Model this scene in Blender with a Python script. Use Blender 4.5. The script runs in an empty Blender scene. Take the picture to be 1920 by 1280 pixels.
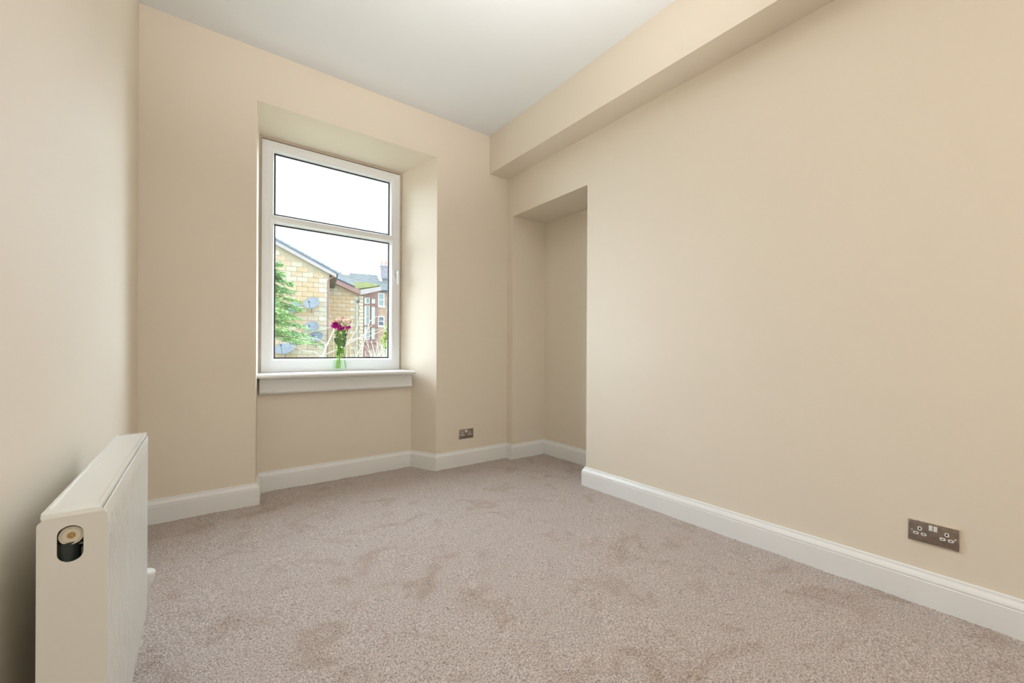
import bpy, bmesh, math, random
import numpy as np
from mathutils import Vector, Matrix, Euler
C = bpy.context.scene.collection
PI = math.pi
random.seed(7)

# ------------------------------------------------------------------ camera
cd = bpy.data.cameras.new('camera')
cam = bpy.data.objects.new('camera', cd); C.objects.link(cam)
cd.sensor_fit = 'HORIZONTAL'; cd.sensor_width = 36.0
cd.lens = 36.0 * 776.43 / 1920.0
cd.shift_y = 17.47 / 1920.0
cd.clip_start = 0.02; cd.clip_end = 500
yaw, roll = math.radians(37.0367), math.radians(-0.2946)
cam.matrix_world = (Matrix.Translation((0, 0, 1.0)) @ Matrix.Rotation(-yaw, 4, 'Z')
                    @ Matrix.Rotation(PI / 2, 4, 'X') @ Matrix.Rotation(-roll, 4, 'Z'))
bpy.context.scene.camera = cam

# ------------------------------------------------------------------ world: bright overcast sky
world = bpy.data.worlds.new('sky'); bpy.context.scene.world = world
world.use_nodes = True
wn = world.node_tree; wn.nodes.clear()
wo = wn.nodes.new('ShaderNodeOutputWorld'); wb = wn.nodes.new('ShaderNodeBackground')
wb.inputs['Color'].default_value = (0.84, 0.93, 1.0, 1); wb.inputs['Strength'].default_value = 2.05
wn.links.new(wb.outputs[0], wo.inputs[0])

# ------------------------------------------------------------------ added fill lights and window daylight
def lamp(name, kind, loc, power, color, **kw):
    l = bpy.data.lights.new(name, kind); l.energy = power; l.color = color
    for k, v in kw.items(): setattr(l, k, v)
    o = bpy.data.objects.new(name, l); C.objects.link(o); o.location = loc
    return o
up = lamp('ceiling_fill', 'AREA', (0.95, 0.10, 1.70), 14.5, (1.0, 0.985, 0.96), shape='DISK', size=0.5, spread=math.radians(90))  # unseen upward fill, added to brighten the ceiling
up.rotation_euler = Vector((0, 0.8, 1.0)).to_track_quat('-Z', 'Y').to_euler()
lamp('rear_fill', 'POINT', (0.75, -1.05, 1.75), 23.5, (1.0, 0.985, 0.94), shadow_soft_size=0.25)  # unseen fill added behind the camera
daylight_boost = lamp('daylight_boost', 'SUN', (-10, 30, 20), 29, (0.76, 0.87, 1.0), angle=math.radians(118))  # added broad soft source, strengthens the overcast daylight entering the window
daylight_boost.rotation_euler = Vector((0.05, -1.0, -0.58)).to_track_quat('-Z', 'Y').to_euler()
pw = lamp('window_portal', 'AREA', (0.885, 3.62, 1.68), 1, (1, 1, 1), shape='RECTANGLE', size=1.1, size_y=1.75)
pw.rotation_euler = (-PI / 2, 0, 0); pw.data.cycles.is_portal = True

vs = bpy.context.scene.view_settings
vs.view_transform = 'Standard'; vs.look = 'None'; vs.gamma = 1.0; vs.use_curve_mapping = False
vs.exposure = 0.25
bpy.context.scene.cycles.transparent_max_bounces = 32   # clear glass inside clear glass

# ------------------------------------------------------------------ materials
def mat(name, col, rough=0.5, metal=0.0, var=0.0, vscale=8.0, bump=0.0, bscale=200.0, spec=0.5, detail=4.0, coat=0.0, col2=None, coords='Object', trans=0.0, ior=1.45):
    m = bpy.data.materials.new(name); m.use_nodes = True
    nt = m.node_tree; b = nt.nodes['Principled BSDF']
    b.inputs['Base Color'].default_value = (*col, 1); b.inputs['Roughness'].default_value = rough
    b.inputs['Metallic'].default_value = metal; b.inputs['Specular IOR Level'].default_value = spec
    b.inputs['Coat Weight'].default_value = coat
    b.inputs['Transmission Weight'].default_value = trans; b.inputs['IOR'].default_value = ior
    tc = nt.nodes.new('ShaderNodeTexCoord')
    if var > 0 or col2:
        n = nt.nodes.new('ShaderNodeTexNoise'); n.inputs['Scale'].default_value = vscale; n.inputs['Detail'].default_value = detail
        nt.links.new(tc.outputs[coords], n.inputs['Vector'])
        r = nt.nodes.new('ShaderNodeValToRGB')
        r.color_ramp.elements[0].position = 0.35; r.color_ramp.elements[1].position = 0.65
        c2 = col2 or tuple(min(1, c * (1 + var)) for c in col)
        c1 = col if col2 else tuple(c * (1 - var) for c in col)
        r.color_ramp.elements[0].color = (*c1, 1); r.color_ramp.elements[1].color = (*c2, 1)
        nt.links.new(n.outputs['Fac'], r.inputs['Fac']); nt.links.new(r.outputs['Color'], b.inputs['Base Color'])
    if bump > 0:
        n2 = nt.nodes.new('ShaderNodeTexNoise'); n2.inputs['Scale'].default_value = bscale; n2.inputs['Detail'].default_value = 3
        nt.links.new(tc.outputs[coords], n2.inputs['Vector'])
        bp = nt.nodes.new('ShaderNodeBump'); bp.inputs['Strength'].default_value = bump; bp.inputs['Distance'].default_value = 0.002
        nt.links.new(n2.outputs['Fac'], bp.inputs['Height']); nt.links.new(bp.outputs['Normal'], b.inputs['Normal'])
    return m

M = {}
M['wall'] = mat('beige_wall_paint', (0.82, 0.733, 0.612), 0.68, var=0.006, vscale=1.5, bump=0.10, bscale=60, spec=0.5)
M['ceiling'] = mat('white_ceiling_paint', (0.83, 0.85, 0.86), 0.8, var=0.006, vscale=1.5, bump=0.05, bscale=60)
M['gloss'] = mat('white_gloss_woodwork', (0.87, 0.87, 0.86), 0.28, var=0.006, vscale=4, bump=0.04, bscale=30)
M['upvc'] = mat('white_plastic_window', (0.88, 0.89, 0.91), 0.30, var=0.006, vscale=4)
M['plaster_edge'] = mat('beige_painted_filler', (0.62, 0.52, 0.41), 0.6, var=0.05, vscale=10)
M['gasket'] = mat('dark_window_gasket', (0.03, 0.035, 0.045), 0.5, var=0.1)
M['radiator'] = mat('cream_white_radiator_enamel', (0.76, 0.755, 0.71), 0.27, var=0.006, vscale=5)
M['rad_cavity'] = mat('radiator_cavity_shade', (0.02, 0.028, 0.028), 0.35, var=0.1, spec=0.6)  # near-black colour stands in for the shade inside the radiator
M['rad_grey'] = mat('radiator_inside_grey_steel', (0.30, 0.31, 0.28), 0.4, var=0.1)
M['brass'] = mat('brass', (0.55, 0.36, 0.15), 0.35, metal=0.9, var=0.1)
M['plug'] = mat('cream_plug', (0.74, 0.68, 0.56), 0.35, var=0.03)
M['white_plastic'] = mat('white_plastic', (0.82, 0.82, 0.82), 0.3, var=0.01)
M['black'] = mat('black_slot', (0.01, 0.01, 0.01), 0.5, var=0.1)
M['nickel'] = mat('brushed_nickel', (0.30, 0.255, 0.22), 0.36, metal=0.85, var=0.12, vscale=60, bump=0.15, bscale=700)
M['nickel_edge'] = mat('polished_nickel_edge', (0.80, 0.74, 0.66), 0.25, metal=0.7, var=0.03)

# carpet
m = bpy.data.materials.new('brown_twist_pile_carpet'); m.use_nodes = True; M['carpet'] = m
nt = m.node_tree; b = nt.nodes['Principled BSDF']; L = nt.links.new
b.inputs['Roughness'].default_value = 0.95; b.inputs['Specular IOR Level'].default_value = 0.1
b.inputs['Sheen Weight'].default_value = 0.25; b.inputs['Sheen Roughness'].default_value = 0.5
tc = nt.nodes.new('ShaderNodeTexCoord')
n1 = nt.nodes.new('ShaderNodeTexNoise'); n1.inputs['Scale'].default_value = 170; n1.inputs['Detail'].default_value = 3; n1.inputs['Roughness'].default_value = 0.7
n2 = nt.nodes.new('ShaderNodeTexNoise'); n2.inputs['Scale'].default_value = 5.0; n2.inputs['Detail'].default_value = 5; n2.inputs['Distortion'].default_value = 1.2
vo = nt.nodes.new('ShaderNodeTexVoronoi'); vo.inputs['Scale'].default_value = 230
for n in (n1, n2, vo): L(tc.outputs['Object'], n.inputs['Vector'])
r1 = nt.nodes.new('ShaderNodeValToRGB')
e = r1.color_ramp.elements; e[0].position = 0.30; e[0].color = (0.19, 0.145, 0.12, 1); e[1].position = 0.68; e[1].color = (0.84, 0.735, 0.69, 1)
e2 = r1.color_ramp.elements.new(0.5); e2.color = (0.55, 0.465, 0.425, 1)
L(n1.outputs['Fac'], r1.inputs['Fac'])
r2 = nt.nodes.new('ShaderNodeValToRGB'); e = r2.color_ramp.elements
e[0].position = 0.31; e[0].color = (0.84, 0.785, 0.735, 1); e[1].position = 0.46; e[1].color = (1.0, 1.0, 1.0, 1)
L(n2.outputs['Fac'], r2.inputs['Fac'])
mx = nt.nodes.new('ShaderNodeMix'); mx.data_type = 'RGBA'; mx.blend_type = 'MULTIPLY'; mx.inputs[0].default_value = 1.0
L(r1.outputs['Color'], mx.inputs[6]); L(r2.outputs['Color'], mx.inputs[7]); L(mx.outputs[2], b.inputs['Base Color'])
bu = nt.nodes.new('ShaderNodeBump'); bu.inputs['Strength'].default_value = 0.75; bu.inputs['Distance'].default_value = 0.004
ad = nt.nodes.new('ShaderNodeMath'); ad.operation = 'ADD'
L(vo.outputs['Distance'], ad.inputs[0]); L(n1.outputs['Fac'], ad.inputs[1]); L(ad.outputs[0], bu.inputs['Height']); L(bu.outputs['Normal'], b.inputs['Normal'])

# window pane: clear sheet glass (light passes straight through, surface reflects)
def thin_glass(name, tint, refl=0.06, edge=0.30, rough=0.01):
    m = bpy.data.materials.new(name); m.use_nodes = True; nt = m.node_tree; nt.nodes.clear()
    o = nt.nodes.new('ShaderNodeOutputMaterial'); mi = nt.nodes.new('ShaderNodeMixShader')
    t = nt.nodes.new('ShaderNodeBsdfTransparent'); g = nt.nodes.new('ShaderNodeBsdfGlossy')
    lw = nt.nodes.new('ShaderNodeLayerWeight'); lw.inputs['Blend'].default_value = 0.5
    pw_ = nt.nodes.new('ShaderNodeMath'); pw_.operation = 'POWER'; pw_.inputs[1].default_value = 4.0
    f = nt.nodes.new('ShaderNodeMath'); f.operation = 'MULTIPLY_ADD'; f.inputs[1].default_value = edge; f.inputs[2].default_value = refl * .5
    nt.links.new(lw.outputs['Facing'], pw_.inputs[0]); nt.links.new(pw_.outputs[0], f.inputs[0])
    t.inputs['Color'].default_value = (*tint, 1); g.inputs['Roughness'].default_value = rough
    nt.links.new(f.outputs[0], mi.inputs[0]); nt.links.new(t.outputs[0], mi.inputs[1]); nt.links.new(g.outputs[0], mi.inputs[2]); nt.links.new(mi.outputs[0], o.inputs[0])
    return m
M['pane'] = thin_glass('clear_window_glass', (0.97, 0.985, 0.98))
M['vase'] = thin_glass('clear_vase_glass', (0.975, 0.99, 0.98), 0.015, 0.025, 0.05)
M['water'] = thin_glass('water', (0.955, 0.99, 0.95), 0.02, 0.03, 0.10)
# flowers
M['magenta'] = mat('magenta_petals', (0.62, 0.015, 0.34), 0.5, col2=(0.78, 0.05, 0.50), vscale=60)
M['cream'] = mat('cream_petals', (0.94, 0.86, 0.66), 0.5, col2=(0.95, 0.78, 0.62), vscale=40)
M['peach'] = mat('peach_pink_petals', (0.90, 0.62, 0.52), 0.5, col2=(0.94, 0.80, 0.70), vscale=40)
M['stem'] = mat('green_stem', (0.30, 0.50, 0.08), 0.4, var=0.15, vscale=30)
M['dark_stem'] = mat('dark_stem', (0.10, 0.10, 0.04), 0.5, var=0.2, vscale=30)
M['leaf'] = mat('rose_leaf_green', (0.10, 0.28, 0.03), 0.4, col2=(0.20, 0.42, 0.06), vscale=25)
M['greyleaf'] = mat('grey_green_leaf', (0.13, 0.22, 0.12), 0.5, col2=(0.22, 0.33, 0.20), vscale=25)
M['bud'] = mat('dusky_red_buds', (0.40, 0.10, 0.10), 0.5, var=0.2, vscale=40)
# outside
def stone(name, c, c2): return mat(name, c, 0.85, col2=c2, vscale=5, bump=0.4, bscale=25)
STONES = [stone('tan_stone', (0.60, 0.455, 0.31), (0.68, 0.535, 0.40)), stone('golden_stone', (0.63, 0.46, 0.29), (0.69, 0.53, 0.37)),
          stone('cream_stone', (0.63, 0.55, 0.43), (0.68, 0.61, 0.51)), stone('pinkish_stone', (0.64, 0.51, 0.39), (0.69, 0.57, 0.46))]
M['mortar'] = stone('sandy_mortar', (0.56, 0.46, 0.34), (0.62, 0.52, 0.40))
M['quoin'] = stone('pale_quoin_stone', (0.70, 0.65, 0.54), (0.76, 0.71, 0.62))
M['barge'] = mat('lilac_grey_bargeboard', (0.56, 0.50, 0.53), 0.6, var=0.05, vscale=3)
M['tile'] = mat('blue_grey_roof_tile', (0.36, 0.43, 0.50), 0.7, var=0.12, vscale=4, bump=0.3, bscale=20)
M['gutter'] = mat('dark_grey_gutter', (0.10, 0.12, 0.16), 0.5, var=0.1)
M['soffit'] = mat('dark_brown_soffit', (0.16, 0.12, 0.10), 0.7, var=0.15)
M['pipe'] = mat('maroon_downpipe', (0.36, 0.20, 0.19), 0.5, var=0.08)
M['maroon'] = mat('maroon_cladding', (0.42, 0.26, 0.25), 0.6, var=0.08, vscale=3)
M['redbrick'] = mat('weathered_red_sandstone', (0.44, 0.29, 0.24), 0.85, col2=(0.56, 0.42, 0.34), vscale=1.6, bump=0.4, bscale=8)
M['slate'] = mat('grey_slate_roof', (0.11, 0.125, 0.125), 0.8, col2=(0.15, 0.165, 0.16), vscale=2.5, bump=0.4, bscale=8)
M['moss'] = mat('yellow_green_roof_moss', (0.10, 0.105, 0.008), 1.0, col2=(0.05, 0.06, 0.03), vscale=3, bump=0.6, bscale=20, spec=0.05)
M['farwhite'] = mat('white_window_frame', (0.85, 0.86, 0.88), 0.5, var=0.02)
M['farglass'] = mat('house_window_glass', (0.30, 0.40, 0.42), 0.08, var=0.15, vscale=2, spec=0.8)
M['palepane'] = mat('blind_behind_glass', (0.62, 0.72, 0.70), 0.15, var=0.12, vscale=2, spec=0.8)
M['darkpane'] = mat('dark_house_window_glass', (0.10, 0.14, 0.20), 0.08, var=0.15, vscale=2, spec=0.8)
M['chimney'] = mat('lilac_grey_render', (0.38, 0.36, 0.42), 0.8, var=0.1, vscale=4)
M['pot'] = mat('terracotta_pot', (0.62, 0.40, 0.32), 0.8, var=0.1)
M['dish'] = mat('grey_blue_dish', (0.31, 0.36, 0.43), 0.5, var=0.08, vscale=4)
M['dishmetal'] = mat('galvanised_bracket', (0.25, 0.25, 0.26), 0.5, metal=0.4, var=0.1)
M['conifer'] = mat('conifer_needles', (0.15, 0.32, 0.12), 0.7, col2=(0.40, 0.58, 0.24), vscale=2.2)
M['yellowconifer'] = mat('yellow_green_conifer', (0.26, 0.38, 0.05), 0.7, col2=(0.48, 0.58, 0.14), vscale=3)
M['bark'] = mat('brown_bark', (0.20, 0.15, 0.10), 0.9, var=0.25, vscale=8)
M['palebark'] = mat('pale_bare_twigs', (0.66, 0.60, 0.50), 0.85, var=0.12, vscale=8)
M['greytwig'] = mat('lichen_grey_twigs', (0.50, 0.50, 0.42), 0.85, col2=(0.66, 0.66, 0.58), vscale=8)
M['lawn'] = mat('garden_grass', (0.08, 0.11, 0.05), 0.95, col2=(0.12, 0.15, 0.07), vscale=1.5, bump=0.6, bscale=30)
M['wire'] = mat('pale_cable', (0.55, 0.60, 0.50), 0.6, var=0.05)

# ------------------------------------------------------------------ mesh helpers
def link(name, bm, m, parent=None, smooth=False, kind=None, label=None):
    bmesh.ops.recalc_face_normals(bm, faces=bm.faces)
    me = bpy.data.meshes.new(name); bm.to_mesh(me); bm.free()
    for x in (m if isinstance(m, (list, tuple)) else [m]): me.materials.append(x)
    if smooth:
        me.shade_smooth()
        if smooth != 'all':
            me.set_sharp_from_angle(angle=math.radians(38))
    o = bpy.data.objects.new(name, me); C.objects.link(o)
    if parent: o.parent = parent
    if kind: o['kind'] = kind
    if label: o['label'] = label
    return o
def copy_mesh(name, me, parent, loc=(0, 0, 0), rot=None, scale=None):
    o = bpy.data.objects.new(name, me); C.objects.link(o); o.parent = parent; o.location = loc
    if rot: o.rotation_euler = rot
    if scale: o.scale = scale
    return o
def box(bm, x0, x1, y0, y1, z0, z1, bev=0.0, seg=2):
    g = bmesh.ops.create_cube(bm, size=1.0)
    for v in g['verts']:
        v.co = Vector(((x0 + x1) / 2 + v.co.x * (x1 - x0), (y0 + y1) / 2 + v.co.y * (y1 - y0), (z0 + z1) / 2 + v.co.z * (z1 - z0)))
    if bev:
        es = list({e for v in g['verts'] for e in v.link_edges})
        bmesh.ops.bevel(bm, geom=es, offset=bev, segments=seg, affect='EDGES', profile=0.5)
def prism(bm, poly, z0, z1):
    """vertical prism over plan polygon; z0/z1 may be lists per vertex"""
    n = len(poly)
    a = [bm.verts.new((p[0], p[1], z0 if not hasattr(z0, '__len__') else z0[i])) for i, p in enumerate(poly)]
    c = [bm.verts.new((p[0], p[1], z1 if not hasattr(z1, '__len__') else z1[i])) for i, p in enumerate(poly)]
    bm.faces.new(a[::-1]); bm.faces.new(c)
    for i in range(n): bm.faces.new((a[i], a[(i + 1) % n], c[(i + 1) % n], c[i]))
def prism_xz(bm, poly, y0, y1):
    n = len(poly)
    a = [bm.verts.new((p[0], y0, p[1])) for p in poly]; c = [bm.verts.new((p[0], y1, p[1])) for p in poly]
    bm.faces.new(a[::-1]); bm.faces.new(c)
    for i in range(n): bm.faces.new((a[i], a[(i + 1) % n], c[(i + 1) % n], c[i]))
def tube(bm, pts, r, seg=8, r2=None):
    pts = [Vector(p) for p in pts]; rings = []
    n = len(pts); up = None
    for i, p in enumerate(pts):
        d = (pts[min(i + 1, n - 1)] - pts[max(i - 1, 0)]).normalized()
        if up is None: up = Vector((0, 0, 1)) if abs(d.z) < 0.9 else Vector((1, 0, 0))
        u = d.cross(up).normalized(); v = u.cross(d).normalized(); up = v
        rr = r if r2 is None else r + (r2 - r) * i / (n - 1)
        rings.append([bm.verts.new(p + (u * math.cos(2 * PI * k / seg) + v * math.sin(2 * PI * k / seg)) * rr) for k in range(seg)])
    for a, c in zip(rings, rings[1:]):
        for k in range(seg): bm.faces.new((a[k], a[(k + 1) % seg], c[(k + 1) % seg], c[k]))
    bm.faces.new(rings[0][::-1]); bm.faces.new(rings[-1])
def lathe(bm, prof, seg=32, mtx=Matrix(), cap=True):
    rings = []
    for r, z in prof:
        rings.append([bm.verts.new(mtx @ Vector((r * math.cos(2 * PI * k / seg), r * math.sin(2 * PI * k / seg), z))) for k in range(seg)])
    for a, c in zip(rings, rings[1:]):
        for k in range(seg): bm.faces.new((a[k], a[(k + 1) % seg], c[(k + 1) % seg], c[k]))
    if cap:
        bm.faces.new(rings[0][::-1]); bm.faces.new(rings[-1])
def thing(name, label, cat, loc=(0, 0, 0), rz=0.0, group=None):
    o = bpy.data.objects.new(name, None); C.objects.link(o); o.location = loc; o.rotation_euler = (0, 0, rz)
    o.empty_display_size = 0.1
    o['label'] = label; o['category'] = cat
    if group: o['group'] = group
    return o
def struct(name, label=None):
    o = bpy.data.objects.new(name, None); C.objects.link(o); o['kind'] = 'structure'
    if label: o['label'] = label; o['category'] = name.split('_')[0]
    return o
def setting(o, label, cat):
    o['kind'] = 'structure'; o['label'] = label; o['category'] = cat; return o

# ------------------------------------------------------------------ room shell
XL, XR, YB, H = -0.28, 2.3101, 3.1402, 2.952
YR = -1.5                       # wall behind the camera
YN, YP, XN, ZN = 2.135, 3.055, 2.705, 2.2438   # alcove in the right wall
XB, ZB = 2.103, 2.6083         # beam
RX0, RX1, RZ = 0.2922, 1.5794, 2.613           # window recess at the wall face
YL = 3.387                      # wall face below the sill
LX0, LX1 = 0.331, 1.464
YW = 3.49                       # window frame face
WX0, WX1, WZ = 0.338, 1.416, 2.558
def xl_at(y): return RX0 + (WX0 - RX0) * (y - YB) / (YW - YB)
def xr_at(y): return RX1 + (WX1 - RX1) * (y - YB) / (YW - YB)
ZSILL = 0.832

bm = bmesh.new()
T = 3.75
prism(bm, [(XL - .2, YB), (RX0, YB), (WX0, YW), (WX0, T), (XL - .2, T)], -0.05, H + .1)
prism(bm, [(RX1, YB), (XR + .6, YB), (XR + .6, T), (WX1, T), (WX1, YW)], -0.05, H + .1)
prism(bm, [(RX0, YB), (RX1, YB), (WX1, YW), (WX0, YW)], [RZ, RZ, WZ, WZ], H + .1)
prism(bm, [(WX0, YW), (WX1, YW), (WX1, T), (WX0, T)], WZ, H + .1)
prism(bm, [(xl_at(YL), YL), (xr_at(YL), YL), (WX1, YW), (WX1, T), (WX0, T), (WX0, YW)], -0.05, ZSILL - .026)
setting(link('wall_back', bm, M['wall']), 'beige back wall with a deep splayed window recess', 'wall')

bm = bmesh.new(); box(bm, XL - .2, XL, YR - .2, YB, -0.05, H + .1)
setting(link('wall_left', bm, M['wall']), 'plain beige left wall behind the radiator', 'wall')
bm = bmesh.new()
box(bm, XR, XR + .6, YR - .2, YN, -0.05, H + .1)
box(bm, XN, XR + .6, YN, YP, -0.05, H + .1)
box(bm, XR, XN, YN, YP, ZN, H + .1)
box(bm, XR, XR + .6, YP, YB, -0.05, H + .1)
setting(link('wall_right', bm, M['wall']), 'beige right wall with a tall narrow alcove near the corner', 'wall')
bm = bmesh.new(); box(bm, XL, XR, YR - .2, YR, -0.05, H + .1)
setting(link('wall_rear', bm, M['wall']), 'beige wall behind the camera', 'wall')
bm = bmesh.new(); box(bm, XL - .2, XR + .6, YR - .2, YB + .6, H, H + .15)
setting(link('ceiling', bm, M['ceiling']), 'smooth white ceiling', 'ceiling')
bm = bmesh.new(); box(bm, XB, XR, YR, YB, ZB, H)
setting(link('beam', bm, M['wall']), 'beige boxed beam running under the ceiling along the right wall', 'beam')

# ------------------------------------------------------------------ carpet floor: real undulating pile surface
def vnoise(x, y, cell, seed):
    rs = np.random.RandomState(seed); g = rs.rand(256, 256)
    u = x / cell + 50; v = y / cell + 50
    i = np.floor(u).astype(int); j = np.floor(v).astype(int); fu = u - i; fv = v - j
    fu = fu * fu * (3 - 2 * fu); fv = fv * fv * (3 - 2 * fv)
    q = lambda a, c: g[a % 256, c % 256]
    return (q(i, j) * (1 - fu) * (1 - fv) + q(i + 1, j) * fu * (1 - fv) + q(i, j + 1) * (1 - fu) * fv + q(i + 1, j + 1) * fu * fv) * 2 - 1
x0, x1, y0, y1, st = XL - .02, XN + .03, YR - .02, YL + .03, 0.0062
nx, ny = int((x1 - x0) / st), int((y1 - y0) / st)
gx, gy = np.meshgrid(np.linspace(x0, x1, nx), np.linspace(y0, y1, ny), indexing='ij')
rs = np.random.RandomState(3)
gx = gx + (rs.rand(nx, ny) - .5) * st * .5; gy = gy + (rs.rand(nx, ny) - .5) * st * .5
z = 0.0025 * vnoise(gx, gy, 0.45, 1) + 0.0022 * vnoise(gx, gy, 0.16, 2) + 0.0016 * vnoise(gx, gy, 0.07, 4) + 0.0008 * vnoise(gx, gy, 0.02, 5)
z += (rs.rand(nx, ny) - .5) * 0.0032
co = np.stack([gx, gy, z], -1).reshape(-1, 3)
idx = np.arange(nx * ny).reshape(nx, ny)
q = np.stack([idx[:-1, :-1], idx[1:, :-1], idx[1:, 1:], idx[:-1, 1:]], -1).reshape(-1, 4)
me = bpy.data.meshes.new('floor')
me.vertices.add(len(co)); me.vertices.foreach_set('co', co.ravel())
me.loops.add(q.size); me.loops.foreach_set('vertex_index', q.ravel())
me.polygons.add(len(q)); me.polygons.foreach_set('loop_start', np.arange(0, q.size, 4))
me.update(calc_edges=True); me.validate()
me.shade_smooth(); me.materials.append(M['carpet'])
fl = bpy.data.objects.new('floor', me); C.objects.link(fl)
setting(fl, 'fitted mottled brown twist-pile carpet', 'floor')

# ------------------------------------------------------------------ skirting boards
plan = [('left', (XL, YR)), ('back_left', (XL, YB)), ('recess_left', (RX0, YB)), ('recess', (xl_at(YL), YL)), ('recess_right', (xr_at(YL), YL)),
        ('back_right', (RX1, YB)), ('alcove_pier', (XR, YB)), ('alcove_side', (XR, YP)), ('alcove_back', (XN, YP)), ('alcove_return', (XN, YN)),
        ('right', (XR, YN)), ('rear', (XR, YR))]
SP = [(.024, -.01), (.024, .097), (.0215, .0995), (.0215, .102), (.0235, .1045), (.0225, .110), (.018, .118), (.0125, .1245), (.0105, .129), (.0105, .1335), (.008, .1365), (0, .1365)]
n = len(plan); mit = []
for i in range(n):
    a, b_, c = Vector(plan[i - 1][1]), Vector(plan[i][1]), Vector(plan[(i + 1) % n][1])
    d1 = (b_ - a).normalized(); d2 = (c - b_).normalized()
    n1_, n2_ = Vector((d1.y, -d1.x)), Vector((d2.y, -d2.x))
    mit.append((n1_ + n2_) / (1 + n1_.dot(n2_)))
for i in range(n):
    p, q_ = Vector(plan[i][1]), Vector(plan[(i + 1) % n][1])
    bm = bmesh.new()
    A = [bm.verts.new((*(p + mit[i] * d), zz)) for d, zz in SP] + [bm.verts.new((p.x, p.y, -.01))]
    B = [bm.verts.new((*(q_ + mit[(i + 1) % n] * d), zz)) for d, zz in SP] + [bm.verts.new((q_.x, q_.y, -.01))]
    k = len(A)
    for j in range(k): bm.faces.new((A[j], A[(j + 1) % k], B[(j + 1) % k], B[j]))
    bm.faces.new(A); bm.faces.new(B[::-1])
    o = link('baseboard_' + plan[i][0], bm, M['gloss'], kind='structure')
    o['label'] = 'white moulded skirting board, ' + {'left': 'behind the radiator on the left wall', 'back_left': 'on the back wall left of the window recess',
        'recess_left': 'short return at the left of the window recess', 'recess': 'under the window sill', 'recess_right': 'return at the right of the window recess',
        'back_right': 'on the back wall under the socket', 'alcove_pier': 'tiny return in the far right corner', 'alcove_side': 'on the far side of the alcove',
        'alcove_back': 'along the back of the alcove', 'alcove_return': 'on the near side of the alcove', 'right': 'long run along the right wall', 'rear': 'on the wall behind the camera'}[plan[i][0]]
    o['category'] = 'skirting'

# ------------------------------------------------------------------ window
win = struct('window_1', 'white plastic casement window with top light in the recess')
def ring(bm, x0, x1, z0, z1, w, y0, y1, bev=0.0, wb=None, wt=None, ins=0.0):
    """mitred rectangular frame; ins = how far the inner edge slopes back (bevelled bead)"""
    wb = w if wb is None else wb; wt = w if wt is None else wt
    o_ = [(x0, z0), (x1, z0), (x1, z1), (x0, z1)]
    i_ = [(x0 + w, z0 + wb), (x1 - w, z0 + wb), (x1 - w, z1 - wt), (x0 + w, z1 - wt)]
    j_ = [(x0 + w + ins, z0 + wb + ins), (x1 - w - ins, z0 + wb + ins), (x1 - w - ins, z1 - wt - ins), (x0 + w + ins, z1 - wt - ins)]
    F = [bm.verts.new((x, y0, zz)) for x, zz in o_]; I = [bm.verts.new((x, y0, zz)) for x, zz in i_]
    J = [bm.verts.new((x, y1, zz)) for x, zz in j_]; B = [bm.verts.new((x, y1, zz)) for x, zz in o_]
    es = []
    for k in range(4):
        l = (k + 1) % 4
        for a in ((F[k], F[l], I[l], I[k]), (I[k], I[l], J[l], J[k]), (J[k], J[l], B[l], B[k]), (B[k], B[l], F[l], F[k])): bm.faces.new(a)
    if bev:
        sel = [e for e in bm.edges if (e.verts[0] in F or e.verts[0] in I) and (e.verts[1] in F or e.verts[1] in I) and ((e.verts[0] in F) == (e.verts[1] in F))]
        bmesh.ops.bevel(bm, geom=sel, offset=bev, segments=3, affect='EDGES', profile=0.5)
FX0, FX1, FZ0, FZ1 = 0.355, 1.397, ZSILL, 2.532
# beige filler strip between plaster and frame
bm = bmesh.new(); ring(bm, WX0 - .004, WX1 + .004, ZSILL, WZ + .002, FX0 - WX0 + .006, YW + .012, YW + .07, wb=0.004, wt=.016)
link('filler_strip', bm, M['plaster_edge'], win, label='beige painted strip around the window frame')
ZT0, ZT1 = 1.945, 1.999   # transom front face
bm = bmesh.new()
ring(bm, FX0, FX1, FZ0, FZ1, .062, YW, YW + .07, bev=.004, wb=.080, wt=.054)
link('frame', bm, M['upvc'], win, smooth=True)
bm = bmesh.new(); box(bm, FX0 + .05, FX1 - .05, YW + .002, YW + .068, ZT0 + .012, ZT1 - .012, bev=.004)
link('transom', bm, M['upvc'], win, smooth=True)
# beads: upper light and lower sash (with sloped inner edges)
bm = bmesh.new(); ring(bm, FX0 + .060, FX1 - .060, ZT1 - .022, FZ1 - .051, .013, YW + .006, YW + .036, ins=.010, bev=.002)
link('glazing_bead', bm, M['upvc'], win, smooth=True)
bm = bmesh.new(); ring(bm, FX0 + .050, FX1 - .050, FZ0 + .066, ZT0 + .022, .023, YW - .006, YW + .036, ins=.012, bev=.003)
sash = link('sash', bm, M['upvc'], win, smooth=True)
for (za, zb) in ((ZT1 + .002, FZ1 - .075), (FZ0 + .102, ZT0 - .014)):
    bm = bmesh.new(); ring(bm, FX0 + .079, FX1 - .079, za - .006, zb + .006, .014, YW + .034, YW + .044)
    link('gasket', bm, M['gasket'], win)
    bm = bmesh.new(); box(bm, FX0 + .075, FX1 - .075, YW + .046, YW + .050, za - .012, zb + .012)
    link('pane', bm, M['pane'], win)
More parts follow.
